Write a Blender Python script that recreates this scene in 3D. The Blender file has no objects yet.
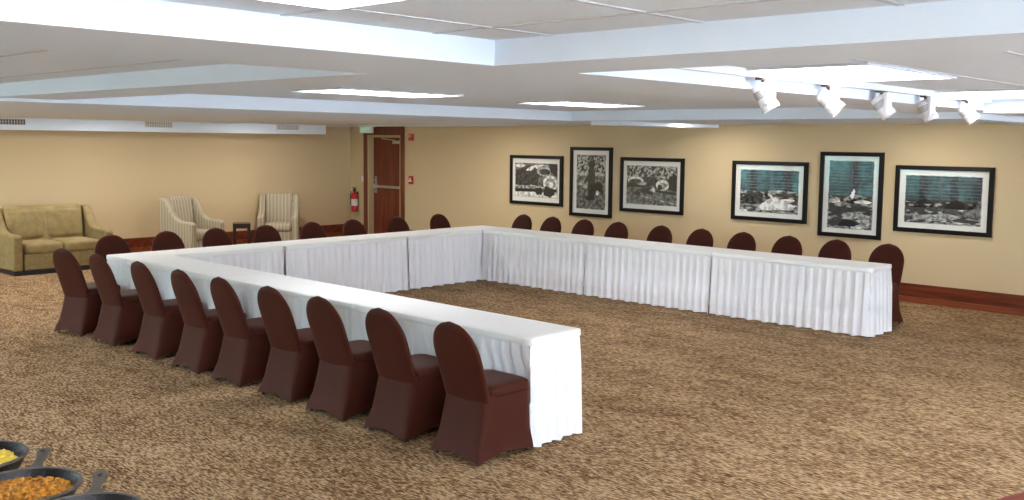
import bpy, bmesh, math, random
from mathutils import Vector, Matrix
random.seed(7)
SC = bpy.context.scene
C = SC.collection
PI = math.pi
R = math.radians

# ------------------------------------------------------------------ camera
cam_data = bpy.data.cameras.new('camera')
cam = bpy.data.objects.new('camera', cam_data); C.objects.link(cam)
cam_data.sensor_width = 36.0
cam_data.lens = 970.71 * 36.0 / 1024.0
cam_data.shift_x = -6.8 / 1024.0
cam_data.shift_y = -17.3 / 1024.0
cam_data.clip_start = 0.05
PITCH, ROLL, YAW = 0.0943, 0.0110, -0.7500
fw = Vector((math.sin(YAW) * math.cos(PITCH), math.cos(YAW) * math.cos(PITCH), -math.sin(PITCH)))
rt = Vector((math.cos(YAW), -math.sin(YAW), 0)); up = rt.cross(fw)
r2 = rt * math.cos(ROLL) + up * math.sin(ROLL)
u2 = -rt * math.sin(ROLL) + up * math.cos(ROLL)
m = Matrix((r2, u2, -fw)).transposed().to_4x4()
m.translation = Vector((10.590, -4.698, 2.052))
cam.matrix_world = m
SC.camera = cam

# ------------------------------------------------------------------ view + world + daylight
SC.view_settings.view_transform = 'Standard'
SC.view_settings.look = 'None'
SC.view_settings.gamma = 1.0
SC.view_settings.use_curve_mapping = False
SC.view_settings.exposure = 0.28
world = bpy.data.worlds.new('sky'); SC.world = world
world.use_nodes = True
bg = world.node_tree.nodes['Background']
bg.inputs[0].default_value = (0.72, 0.86, 1.0, 1)
bg.inputs[1].default_value = 26.0
WIN_POWER = 22.0      # daylight through the windows on the right
FILL_POWER = 26.0  # energy of the added fill lamps under the soffits
PANEL = 9.0            # ceiling light diffusers

def area(name, loc, rot, sx, sy, power, col):
    d = bpy.data.lights.new(name, 'AREA'); d.shape = 'RECTANGLE'; d.size = sx; d.size_y = sy
    d.energy = power; d.color = col
    o = bpy.data.objects.new(name, d); C.objects.link(o); o.location = loc; o.rotation_euler = rot
    return o
XR, YN, XL, YF = 14.0, -7.0, -6.2, 8.04      # room extents
for i, yc in enumerate((-4.5, 2.5)):
    area('window_daylight', (XR + 0.05, yc, 1.25), (0, R(90), 0), 1.9, 2.0, WIN_POWER, (0.86, 0.94, 1.0))

# small fill lamps added flush under the soffits to brighten the far walls
for x, y, p_ in [(-4.5, -3, 1), (-4.5, -.3, 1), (-4.5, 2.4, 1), (-4.5, 5.2, 1), (-1.2, -3, 1), (-1.2, .3, 1), (-1.2, 3.2, 1), (-1.2, 6.6, 1), (3.0, 7.0, .7), (6.0, 7.0, .6)]:
    d = bpy.data.lights.new('fill_lamp', 'AREA'); d.shape = 'DISK'; d.size = .16; d.energy = FILL_POWER * p_; d.color = (1.0, .96, .90)
    o = bpy.data.objects.new('fill_lamp', d); C.objects.link(o); o.location = (x, y, 2.3085 if (y > 6.9 and x < -1.3) else 2.3235)

# ------------------------------------------------------------------ materials
def nt(name):
    m = bpy.data.materials.new(name); m.use_nodes = True
    return m, m.node_tree, m.node_tree.nodes['Principled BSDF']
def plain(name, col, rough=0.6, metal=0.0, bump=0.0, scale=60.0, var=0.0, sheen=0.0, spec=0.5):
    m, t, b = nt(name)
    b.inputs['Base Color'].default_value = (*col, 1)
    b.inputs['Roughness'].default_value = rough
    b.inputs['Metallic'].default_value = metal
    b.inputs['Specular IOR Level'].default_value = spec
    if sheen:
        b.inputs['Sheen Tint'].default_value = (*[min(1, c ** .35) for c in col], 1)
        b.inputs['Sheen Weight'].default_value = sheen
        b.inputs['Sheen Roughness'].default_value = 0.4
    tc = t.nodes.new('ShaderNodeTexCoord')
    n = t.nodes.new('ShaderNodeTexNoise'); n.inputs['Scale'].default_value = scale
    n.inputs['Detail'].default_value = 3
    t.links.new(tc.outputs['Object'], n.inputs['Vector'])
    if var:
        r = t.nodes.new('ShaderNodeValToRGB')
        r.color_ramp.elements[0].position = 0.3; r.color_ramp.elements[1].position = 0.7
        r.color_ramp.elements[0].color = (*[c * (1 - var) for c in col], 1)
        r.color_ramp.elements[1].color = (*[min(1, c * (1 + var)) for c in col], 1)
        t.links.new(n.outputs['Fac'], r.inputs[0]); t.links.new(r.outputs[0], b.inputs['Base Color'])
    if bump:
        bp = t.nodes.new('ShaderNodeBump'); bp.inputs['Strength'].default_value = bump
        bp.inputs['Distance'].default_value = 0.01
        t.links.new(n.outputs['Fac'], bp.inputs['Height']); t.links.new(bp.outputs[0], b.inputs['Normal'])
    return m
def emit(name, col, s):
    m, t, b = nt(name)
    b.inputs['Base Color'].default_value = (0.9, 0.9, 0.9, 1)
    b.inputs['Emission Color'].default_value = (*col, 1); b.inputs['Emission Strength'].default_value = s
    return m
def wood(name, dark, light, axis='X', scale=1.0, rough=0.35):
    m, t, b = nt(name)
    tc = t.nodes.new('ShaderNodeTexCoord'); mp = t.nodes.new('ShaderNodeMapping')
    s = {'X': (1.2, 14, 14), 'Y': (14, 1.2, 14), 'Z': (14, 14, 1.2)}[axis]
    mp.inputs['Scale'].default_value = [v * scale for v in s]
    n = t.nodes.new('ShaderNodeTexNoise'); n.inputs['Scale'].default_value = 1.0; n.inputs['Detail'].default_value = 6
    n.inputs['Distortion'].default_value = 1.2
    r = t.nodes.new('ShaderNodeValToRGB')
    r.color_ramp.elements[0].position = 0.32; r.color_ramp.elements[0].color = (*dark, 1)
    r.color_ramp.elements[1].position = 0.7; r.color_ramp.elements[1].color = (*light, 1)
    t.links.new(tc.outputs['Object'], mp.inputs[0]); t.links.new(mp.outputs[0], n.inputs['Vector'])
    t.links.new(n.outputs['Fac'], r.inputs[0]); t.links.new(r.outputs[0], b.inputs['Base Color'])
    b.inputs['Roughness'].default_value = rough
    return m
def carpet():
    m, t, b = nt('carpet')
    tc = t.nodes.new('ShaderNodeTexCoord')
    def layer(rot, sc, seed):
        mp = t.nodes.new('ShaderNodeMapping'); mp.inputs['Rotation'].default_value = (0, 0, R(rot))
        mp.inputs['Scale'].default_value = sc; mp.inputs['Location'].default_value = (seed, seed * 2, 0)
        n = t.nodes.new('ShaderNodeTexNoise'); n.inputs['Scale'].default_value = 1; n.inputs['Detail'].default_value = 2.5
        n.inputs['Roughness'].default_value = 0.6; n.inputs['Distortion'].default_value = 0.35
        t.links.new(tc.outputs['Object'], mp.inputs[0]); t.links.new(mp.outputs[0], n.inputs['Vector'])
        return n.outputs['Fac']
    a = layer(18, (20, 78, 1), 3.1); c = layer(-28, (19, 74, 1), 7.7); d = layer(75, (24, 50, 1), 1.3)
    big = layer(40, (1.1, 2.2, 1), 5.0); mid = layer(10, (5, 12, 1), 9.0)
    def math_(op, x, y):
        n = t.nodes.new('ShaderNodeMath'); n.operation = op
        for i, v in enumerate((x, y)):
            if isinstance(v, (int, float)): n.inputs[i].default_value = v
            else: t.links.new(v, n.inputs[i])
        return n.outputs[0]
    s = math_('ADD', math_('MULTIPLY', a, 0.42), math_('MULTIPLY', c, 0.36))
    s = math_('ADD', s, math_('MULTIPLY', d, 0.22))
    s = math_('ADD', s, math_('MULTIPLY', math_('SUBTRACT', big, 0.5), 0.12))
    s = math_('ADD', s, math_('MULTIPLY', math_('SUBTRACT', mid, 0.5), 0.16))
    r = t.nodes.new('ShaderNodeValToRGB')
    e = r.color_ramp.elements
    e[0].position = 0.41; e[0].color = (0.085, 0.04, 0.018, 1)
    e[1].position = 0.57; e[1].color = (0.54, 0.375, 0.225, 1)
    k = e.new(0.485); k.color = (0.235, 0.135, 0.064, 1)
    k = e.new(0.53); k.color = (0.385, 0.25, 0.135, 1)
    t.links.new(s, r.inputs[0]); t.links.new(r.outputs[0], b.inputs['Base Color'])
    b.inputs['Roughness'].default_value = 0.95; b.inputs['Specular IOR Level'].default_value = 0.1
    bp = t.nodes.new('ShaderNodeBump'); bp.inputs['Strength'].default_value = 0.4; bp.inputs['Distance'].default_value = 0.006
    t.links.new(s, bp.inputs['Height']); t.links.new(bp.outputs[0], b.inputs['Normal'])
    return m
def stripes():
    m, t, b = nt('striped_upholstery')
    tc = t.nodes.new('ShaderNodeTexCoord'); sp = t.nodes.new('ShaderNodeSeparateXYZ')
    t.links.new(tc.outputs['Object'], sp.inputs[0])
    sn = t.nodes.new('ShaderNodeSeparateXYZ'); t.links.new(tc.outputs['Normal'], sn.inputs[0])
    ab = t.nodes.new('ShaderNodeMath'); ab.operation = 'ABSOLUTE'; t.links.new(sn.outputs['Y'], ab.inputs[0])
    gt = t.nodes.new('ShaderNodeMath'); gt.operation = 'GREATER_THAN'; gt.inputs[1].default_value = .7; t.links.new(ab.outputs[0], gt.inputs[0])
    mx = t.nodes.new('ShaderNodeMix'); t.links.new(gt.outputs[0], mx.inputs[0]); t.links.new(sp.outputs['Y'], mx.inputs[2]); t.links.new(sp.outputs['X'], mx.inputs[3])
    sc = t.nodes.new('ShaderNodeMath'); sc.operation = 'MULTIPLY'; sc.inputs[1].default_value = 15.0
    t.links.new(mx.outputs[0], sc.inputs[0])
    fr = t.nodes.new('ShaderNodeMath'); fr.operation = 'FRACT'; t.links.new(sc.outputs[0], fr.inputs[0])
    r = t.nodes.new('ShaderNodeValToRGB'); r.color_ramp.interpolation = 'CONSTANT'
    e = r.color_ramp.elements
    e[0].position = 0; e[0].color = (0.43, 0.365, 0.26, 1)
    e[1].position = 0.84; e[1].color = (0.48, 0.415, 0.31, 1)
    for p_, c_ in ((0.26, (0.10, 0.075, 0.05)), (0.36, (0.48, 0.41, 0.30)), (0.56, (0.19, 0.145, 0.095)), (0.66, (0.50, 0.42, 0.29))):
        k = e.new(p_); k.color = (*c_, 1)
    t.links.new(fr.outputs[0], r.inputs[0]); t.links.new(r.outputs[0], b.inputs['Base Color'])
    b.inputs['Roughness'].default_value = 0.85
    return m
def gray_noise(name, lo, hi, scale, pos=(0.38, 0.62), stretch=(1, 1, 1)):
    m, t, b = nt(name)
    tc = t.nodes.new('ShaderNodeTexCoord'); mp = t.nodes.new('ShaderNodeMapping'); mp.inputs['Scale'].default_value = stretch
    n = t.nodes.new('ShaderNodeTexNoise'); n.inputs['Scale'].default_value = scale; n.inputs['Detail'].default_value = 5
    r = t.nodes.new('ShaderNodeValToRGB')
    r.color_ramp.elements[0].position = pos[0]; r.color_ramp.elements[1].position = pos[1]
    r.color_ramp.elements[0].color = (lo, lo, lo * 0.97, 1); r.color_ramp.elements[1].color = (hi, hi, hi * 0.95, 1)
    t.links.new(tc.outputs['Object'], mp.inputs[0]); t.links.new(mp.outputs[0], n.inputs['Vector'])
    t.links.new(n.outputs['Fac'], r.inputs[0]); t.links.new(r.outputs[0], b.inputs['Base Color'])
    b.inputs['Roughness'].default_value = 0.7
    return m
def glass_pane(name, ior=1.6):
    m, t, b = nt(name)
    t.nodes.remove(b)
    tr = t.nodes.new('ShaderNodeBsdfTransparent'); gl = t.nodes.new('ShaderNodeBsdfGlossy'); gl.inputs['Roughness'].default_value = 0.0
    f = t.nodes.new('ShaderNodeMapRange'); lw = t.nodes.new('ShaderNodeLayerWeight'); lw.inputs['Blend'].default_value = 0.5
    pw = t.nodes.new('ShaderNodeMath'); pw.operation = 'POWER'; pw.inputs[1].default_value = 5.0
    t.links.new(lw.outputs['Facing'], pw.inputs[0]); t.links.new(pw.outputs[0], f.inputs['Value'])
    f.inputs['To Min'].default_value = ((ior - 1) / (ior + 1)) ** 2
    mx = t.nodes.new('ShaderNodeMixShader')
    t.links.new(f.outputs[0], mx.inputs[0]); t.links.new(tr.outputs[0], mx.inputs[1]); t.links.new(gl.outputs[0], mx.inputs[2])
    t.links.new(mx.outputs[0], t.nodes['Material Output'].inputs[0])
    return m

M = dict(
    wall=plain('tan_wall_paint', (0.64, 0.485, 0.285), 0.75, bump=0.15, scale=90),
    ceil=plain('white_ceiling_paint', (0.80, 0.88, 0.99), 0.85, bump=0.12, scale=120),
    tile=plain('ceiling_tile', (0.80, 0.875, 0.98), 0.9, bump=0.3, scale=200),
    grid=plain('ceiling_grid_metal', (0.62, 0.66, 0.72), 0.7),
    carpet=carpet(),
    basewood=wood('dark_red_baseboard_wood', (0.085, 0.014, 0.006), (0.22, 0.045, 0.016), 'X'),
    basewood2=wood('red_cap_wood', (0.16, 0.032, 0.012), (0.33, 0.085, 0.032), 'X'),
    doorwood=wood('cherry_door_wood', (0.115, 0.020, 0.010), (0.23, 0.050, 0.020), 'Z', 0.7, 0.3),
    trimwood=wood('cherry_casing_wood', (0.12, 0.026, 0.012), (0.22, 0.055, 0.024), 'Z'),
    jamb=plain('tan_painted_metal', (0.56, 0.42, 0.24), 0.5),
    steel=plain('brushed_steel', (0.62, 0.60, 0.56), 0.32, 0.9),
    cloth=plain('white_table_linen', (0.90, 0.895, 0.90), 0.85, bump=0.25, scale=25, sheen=0.2),
    skirt=plain('white_pleated_polyester', (0.86, 0.845, 0.88), 0.7, bump=0.15, scale=40),
    tableply=wood('table_plywood', (0.30, 0.18, 0.09), (0.45, 0.3, 0.16)),
    legmetal=plain('grey_leg_metal', (0.18, 0.18, 0.18), 0.4, 0.8),
    brown=plain('brown_stretch_fabric', (0.054, 0.0115, 0.006), 0.6, bump=0.12, scale=12, sheen=0.22, spec=0.12),
    rubber=plain('black_rubber', (0.02, 0.018, 0.018), 0.7),
    velvet=plain('olive_tan_velvet', (0.25, 0.18, 0.070), 0.7, bump=0.2, scale=14, var=0.18, sheen=0.2),
    velvet2=plain('olive_tan_cushion', (0.29, 0.21, 0.085), 0.7, bump=0.25, scale=9, var=0.2, sheen=0.2),
    plinth=plain('black_plinth', (0.012, 0.012, 0.016), 0.5),
    stripe=stripes(),
    espresso=plain('espresso_lacquer', (0.022, 0.012, 0.008), 0.35),
    frameblk=plain('black_frame_lacquer', (0.008, 0.006, 0.006), 0.5, spec=.2),
    mat=plain('cream_mat_board', (0.86, 0.84, 0.78), 0.8),
    glass=glass_pane('picture_glass', 1.7),
    winglass=glass_pane('window_glass', 1.45),
    red=plain('red_enamel', (0.55, 0.012, 0.012), 0.3),
    redplastic=plain('red_plastic', (0.50, 0.02, 0.02), 0.4),
    white=plain('white_plastic', (0.80, 0.80, 0.80), 0.4),
    label=plain('paper_label', (0.75, 0.75, 0.72), 0.6),
    black=plain('black_plastic', (0.02, 0.02, 0.02), 0.45),
    trackwhite=plain('white_lamp_enamel', (0.82, 0.82, 0.86), 0.35),
    panel=emit('lit_light_diffuser', (0.96, 0.98, 1.0), PANEL),
    exitface=plain('white_sign_face', (0.85, 0.88, 0.86), 0.4),
    exitgreen=emit('lit_green_letters', (0.02, 0.55, 0.22), 0.5),
    iron=plain('seasoned_cast_iron', (0.010, 0.010, 0.013), 0.32, 0.3, bump=0.3, scale=120),
    ironrim=plain('worn_cast_iron', (0.10, 0.085, 0.075), 0.5, 0.3, bump=0.3, scale=120),
    egg=plain('scrambled_egg', (1.0, 0.70, 0.09), 0.45, bump=0.4, scale=60, var=0.15),
    hash_=plain('seasoned_potato', (0.44, 0.175, 0.010), 0.5, bump=0.5, scale=70, var=0.6),
    blackcloth=plain('black_table_linen', (0.02, 0.02, 0.02), 0.9),
    blind=plain('white_blind_slat', (0.88, 0.90, 0.92), 0.5),
    winframe=plain('white_window_frame', (0.70, 0.70, 0.70), 0.4),
    grille=plain('grey_grille', (0.45, 0.42, 0.40), 0.5),
    griller=plain('dark_grille', (0.10, 0.07, 0.06), 0.5),
    lawn=plain('paving', (0.13, 0.13, 0.12), 0.9, var=0.4, scale=3),
    leaf=plain('hedge_foliage', (0.13, 0.42, 0.37), 0.7, var=0.9, scale=6), bark=plain('tree_bark', (0.03, 0.025, 0.02), 0.9, bump=.5),
    redchair=plain('rust_red_fabric', (0.22, 0.05, 0.03), 0.8),
)

# ------------------------------------------------------------------ mesh helpers
def obj(name, bm, mat, parent=None, smooth=False, mats=None, loc=None):
    me = bpy.data.meshes.new(name)
    bmesh.ops.recalc_face_normals(bm, faces=bm.faces[:])
    bm.to_mesh(me); bm.free()
    for mm in (mats or [mat]): me.materials.append(mm)
    if smooth:
        for p in me.polygons: p.use_smooth = True
    o = bpy.data.objects.new(name, me); C.objects.link(o)
    if parent: o.parent = parent
    if loc: o.location = loc
    return o
def autosmooth(o, deg=35):
    me = o.data
    me.set_sharp_from_angle(angle=R(deg))
def bevel(o, w, seg=2):
    b = o.modifiers.new('bevel', 'BEVEL'); b.width = w; b.segments = seg; b.limit_method = 'ANGLE'; b.angle_limit = R(40)
    for p in o.data.polygons: p.use_smooth = True
    o.data.set_sharp_from_angle(angle=R(50))
    return o
def box(bm, x0, x1, y0, y1, z0, z1, mi=0, M4=None):
    vs = [bm.verts.new((x, y, z)) for z in (z0, z1) for x, y in ((x0, y0), (x1, y0), (x1, y1), (x0, y1))]
    if M4: 
        for v in vs: v.co = M4 @ v.co
    for q in ((3, 2, 1, 0), (4, 5, 6, 7), (0, 1, 5, 4), (1, 2, 6, 5), (2, 3, 7, 6), (3, 0, 4, 7)):
        f = bm.faces.new([vs[i] for i in q]); f.material_index = mi
    return vs
def bxo(name, mat, x0, x1, y0, y1, z0, z1, parent=None, bv=0):
    bm = bmesh.new(); box(bm, x0, x1, y0, y1, z0, z1)
    o = obj(name, bm, mat, parent)
    if bv: bevel(o, bv)
    return o
def loft(bm, rings, cap0=True, cap1=True, closed=True, mi=0):
    R_ = [[bm.verts.new(p) for p in r] for r in rings]
    n = len(rings[0])
    for a, b in zip(R_, R_[1:]):
        for i in range(n if closed else n - 1):
            f = bm.faces.new((a[i], a[(i + 1) % n], b[(i + 1) % n], b[i])); f.material_index = mi
    if cap0: bm.faces.new(R_[0][::-1]).material_index = mi
    if cap1: bm.faces.new(R_[-1]).material_index = mi
    return R_
def tube(bm, pts, rad, n=10, mi=0, cap=True):
    pts = [Vector(p) for p in pts]; rings = []
    for i, p in enumerate(pts):
        d = (pts[min(i + 1, len(pts) - 1)] - pts[max(i - 1, 0)]).normalized()
        a = Vector((0, 0, 1)) if abs(d.z) < 0.9 else Vector((1, 0, 0))
        u = d.cross(a).normalized(); v = d.cross(u)
        r = rad[i] if isinstance(rad, (list, tuple)) else rad
        rings.append([p + (u * math.cos(2 * PI * k / n) + v * math.sin(2 * PI * k / n)) * r for k in range(n)])
    loft(bm, rings, cap, cap, mi=mi)
def lathe(bm, prof, n=24, c=(0, 0, 0), mi=0, cap0=True, cap1=True):
    loft(bm, [[(c[0] + r * math.cos(2 * PI * k / n), c[1] + r * math.sin(2 * PI * k / n), c[2] + z) for k in range(n)] for r, z in prof], cap0, cap1, mi=mi)
def sring(cx, cy, z, a, b, ex=4, n=32):
    out = []
    for k in range(n):
        t = 2 * PI * k / n; ct, st = math.cos(t), math.sin(t)
        out.append((cx + a * math.copysign(abs(ct) ** (2 / ex), ct), cy + b * math.copysign(abs(st) ** (2 / ex), st), z))
    return out
def thing(name, label, cat, loc=(0, 0, 0), rotz=0.0, group=None):
    o = bpy.data.objects.new(name, None); C.objects.link(o); o.empty_display_size = 0.1
    o.location = loc; o.rotation_euler = (0, 0, rotz); o['label'] = label; o['category'] = cat
    if group: o['group'] = group
    return o
def tag(o, label, cat, group=None):
    o['label'] = label; o['category'] = cat
    if group: o['group'] = group
    return o
def struct(o): o['kind'] = 'structure'; return o
def dup(root, loc, rotz, label, group=None):
    r = root.copy(); C.objects.link(r); r.location = loc; r.rotation_euler = (0, 0, rotz); r['label'] = label
    if group: r['group'] = group
    for ch in list(root.children):
        c = ch.copy(); C.objects.link(c); c.parent = r
        for g in list(ch.children):
            d = g.copy(); C.objects.link(d); d.parent = c
    return r

# ------------------------------------------------------------------ room shell
ZB, ZC, T = 2.35, 2.45, 0.12
struct(bxo('floor', M['carpet'], XL - T, XR + T, YN - T, YF + 0.3, -0.1, 0))
struct(bxo('ceiling', M['tile'], XL - T, XR + T, YN - T, YF + 0.3, ZC, ZC + 0.1))
DX0, DX1, DZ = -5.62, -4.53, 2.14            # rough door opening
bm = bmesh.new()
box(bm, XL - T, DX0, YF, YF + 0.25, 0, ZC); box(bm, DX1, XR + T, YF, YF + 0.25, 0, ZC); box(bm, DX0, DX1, YF, YF + 0.25, DZ, ZC)
struct(obj('wall_back', bm, M['wall']))
struct(bxo('wall_left', M['wall'], XL - T, XL, YN - T, YF, 0, ZC))
# right wall with window openings
bm = bmesh.new()
ops = [(-5.5, -3.5), (1.5, 3.5)]
box(bm, XR, XR + T, YN - T, YF, 0, 0.25); box(bm, XR, XR + T, YN - T, YF, 2.25, ZC)
ys = [YN - T] + [v for o_ in ops for v in o_] + [YF]
for a, b in zip(ys[0::2], ys[1::2]): box(bm, XR, XR + T, a, b, 0.25, 2.25)
struct(obj('wall_right', bm, M['wall']))
# near wall with glazed openings and blinds
bm = bmesh.new()
nops = [(-5.6, -3.3), (-3.0, -0.7), (-0.4, 1.9), (2.2, 4.5)]
WZ0, WZ1 = 0.50, 2.15
box(bm, XL, XR, YN - T, YN, WZ1, ZC); box(bm, XL, XR, YN - T, YN, 0, WZ0)
xs = [XL] + [v for o_ in nops for v in o_] + [XR]
for a, b in zip(xs[0::2], xs[1::2]): box(bm, a, b, YN - T, YN, WZ0, WZ1)
struct(obj('wall_near', bm, M['wall']))
wi = 0
for a, b in nops:
    wi += 1
    w = bpy.data.objects.new('window_%d' % wi, None); C.objects.link(w); w.location = ((a + b) / 2, YN - 0.06, WZ0); struct(w)
    h = (b - a) / 2; H_ = WZ1 - WZ0
    bm = bmesh.new()
    box(bm, -h, -h + .05, -.03, .03, 0, H_); box(bm, h - .05, h, -.03, .03, 0, H_); box(bm, -.03, .03, -.03, .03, 0, H_)
    box(bm, -h, h, -.03, .03, 0, .05); box(bm, -h, h, -.03, .03, H_ - .05, H_)
    struct(obj('window_frame', bm, M['winframe'], w))
    bm = bmesh.new(); bm.faces.new([bm.verts.new(q) for q in ((-h + .05, 0, .05), (-h + .05, 0, H_ - .05), (h - .05, 0, H_ - .05), (h - .05, 0, .05))])
    struct(obj('pane', bm, M['winglass'], w))
    bl = thing('window_blind', 'white slatted horizontal blind over window %d of the near wall' % wi, 'blind', ((a + b) / 2, YN + 0.035, WZ0 + .02), 0, 'blinds on the near wall windows')
    bl['label'] = 'white horizontal slatted blind drawn over a tall window, seen only reflected in picture glass'
    bm = bmesh.new(); k = 0.04
    while k < H_ - .08:
        box(bm, -h + .02, h - .02, -.028, .028, -.0012, .0012, M4=Matrix.Translation((0, 0, k)) @ Matrix.Rotation(R(-26), 4, 'X')); k += 0.095
    obj('slats', bm, M['blind'], bl)
    bm = bmesh.new(); box(bm, -h + .01, h - .01, -.02, .02, H_ - .07, H_ - .02); obj('headrail', bm, M['blind'], bl)
for a, b in ops:
    wi += 1
    w = bpy.data.objects.new('window_%d' % wi, None); C.objects.link(w); w.location = (XR + .05, (a + b) / 2, .25); struct(w)
    h = (b - a) / 2; bm = bmesh.new()
    for y0 in (-h, -.03, h - .06): box(bm, -.04, -.01, y0, y0 + .06, 0, 2.0)
    box(bm, -.04, -.01, -h, h, 0, .06); box(bm, -.04, -.01, -h, h, 1.94, 2.0)
    struct(obj('window_frame', bm, M['winframe'], w))
# outdoors beyond the near wall: lawn and a hedge reflected in the picture glass
struct(bxo('ground_outside', M['lawn'], -14, 18, YN - 14, YN - T - .02, -.35, -.15))
bm = bmesh.new()
rr = random.Random(3)
for i in range(46):
    lathe(bm, [(0.3, -1.0), (.7, -.5), (.6, .3), (.1, .6)], 8, (-13 + i * .66, YN - 6.2, .55))
    x = -13 + i * 0.66; z = 1.0 + rr.random() * 0.9
    lathe(bm, [(0.02, -1.3), (.75, -1.0), (1.0 + rr.random() * .3, 0), (.8, .6 + rr.random() * .4), (.3, 1.1), (.02, 1.3)], 9, (x, YN - 7 + rr.random() * 1.5, z))
hd = obj('hedge', bm, M['leaf'], smooth=True)
tag(hd, 'green hedge outside the windows, seen only reflected in the picture glass', 'hedge'); hd['kind'] = 'stuff'

for i, (u_, lab) in enumerate(((3.39, 'at the left of the rapids picture'), (3.63, 'in the middle of the rapids picture'), (3.94, 'at the right of the rapids picture'), (4.92, 'alone in the tall right picture'),
                          (5.85, 'left one in the boulder picture'), (6.23, 'middle one in the boulder picture'), (6.53, 'right one in the boulder picture'))):
    xt = 10.59 - (10.59 - u_) * 2.40
    t = thing('tree', 'dark tree trunk outside the windows, reflected ' + lab, 'tree', (xt, YN - 2.9 - (1.3 if i == 1 else 0), -.15), 0, 'trees outside the near windows')
    bm = bmesh.new(); tube(bm, [(0, 0, 0), (.02, 0, .8), (-.02, .03, 1.8), (.05, 0, 3.2), (0, 0, 4.6)], [.16, .12, .105, .09, .05], 12); obj('trunk', bm, M['bark'], t, smooth=True)
    bm = bmesh.new()
    for k in range(5): bmesh.ops.create_icosphere(bm, subdivisions=2, radius=.25 + .06 * rr.random(), matrix=Matrix.Translation((rr.uniform(-.1, .1), rr.uniform(-.4, .4), 4.6 + rr.uniform(-.3, .8))))
    obj('crown', bm, M['leaf'], t, smooth=True)

# beams and soffits (bottom ZB, coffers between them)
def beam(name, x0, x1, y0, y1, z0=ZB):
    return struct(bxo(name, M['ceil'], x0, x1, y0, y1, z0, ZC + .02))
beam('trim_1', 7.03, 7.84, YN, YF)                       # long beam running away to the picture wall
ZS = 2.325
beam('trim_2', 2.25, 7.03, -1.90, -1.33)                 # cross beam, left
beam('trim_3', 7.84, XR, -1.90, -1.38)                   # cross beam, right
beam('trim_4', XL, 2.25, YN, YF, ZS)                     # wide soffit on the left
beam('trim_5', 2.25, 7.03, 5.25, YF, ZS)                 # soffit along the picture wall
beam('trim_6', 7.84, XR, 3.95, YF, ZS)
beam('trim_7', 2.25, 7.03, YN, -6.2); beam('trim_8', 7.84, XR, YN, -6.2)
# shallow drops below the soffit by the picture wall
struct(bxo('trim_9', M['ceil'], XL, -1.30, 7.3, YF, 2.310, ZS))
struct(bxo('trim_10', M['ceil'], 2.3, 2.80, 5.6, YF, 2.275, ZS))
struct(bxo('trim_11', M['ceil'], 7.2, 7.62, 4.3, YF, 2.290, ZB))
# tile grid in each coffer
def coffer_grid(name, xs, ys, x0, x1, y0, y1):
    bm = bmesh.new(); w = .012
    for x in xs: box(bm, x - w, x + w, y0, y1, ZC - .003, ZC)
    for y in ys: box(bm, x0, x1, y - w, y + w, ZC - .0028, ZC)
    struct(obj(name, bm, M['grid']))
g = .66
coffer_grid('trim_12', [8.14 + g * i for i in range(9)], [-2.22 - g * i for i in range(6)], 7.84, XR, -6.2, -1.90)
coffer_grid('trim_13', [], [-2.19 - g * i for i in range(6)], 2.25, 7.03, -6.2, -1.90)
coffer_grid('trim_14', [8.60, 9.26, 9.92], [], 7.84, XR, -1.38, 3.95)

# ------------------------------------------------------------------ ceiling lights
def panel_light(x0, x1, y0, y1, label):
    t = thing('ceiling_light', label, 'ceiling light', ((x0 + x1) / 2, (y0 + y1) / 2, ZC - .0125), 0, 'lit ceiling panels')
    hx, hy = (x1 - x0) / 2, (y1 - y0) / 2
    bm = bmesh.new(); f = .02
    box(bm, -hx, hx, -hy, -hy + f, -.002, .012); box(bm, -hx, hx, hy - f, hy, -.002, .012)
    box(bm, -hx, -hx + f, -hy + f, hy - f, -.002, .012); box(bm, hx - f, hx, -hy + f, hy - f, -.002, .012)
    obj('frame', bm, M['grid'], t)
    bm = bmesh.new(); box(bm, -hx + f, hx - f, -hy + f, hy - f, .001, .010); obj('diffuser', bm, M['panel'], t)
panel_light(3.72, 4.38, -.08, 1.24, 'long lit ceiling panel at left, above the near table arm in the left bay')
panel_light(3.72, 4.38, 2.62, 3.94, 'thin-looking lit ceiling panel further back in the middle bay, nearest the picture wall')
panel_light(7.92, 8.58, -.08, 1.14, 'largest lit ceiling panel at right, just above the row of track spotlights')
panel_light(7.92, 8.58, 2.62, 3.80, 'lit ceiling panel at the right edge above the far track spotlights')
panel_light(8.15, 8.79, -4.18, -2.90, 'lit ceiling panel cut off by the top edge of the photo')
panel_light(10.8, 11.44, -4.18, -2.90, 'added lit ceiling panel above the viewer, outside the picture')  # this and the next two: unseen panels added for more even light
panel_light(10.8, 11.44, 1.0, 2.3, 'added lit ceiling panel outside the picture to the right')
panel_light(3.22, 3.88, -4.8, -3.5, 'added lit ceiling panel outside the picture to the left')

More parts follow.
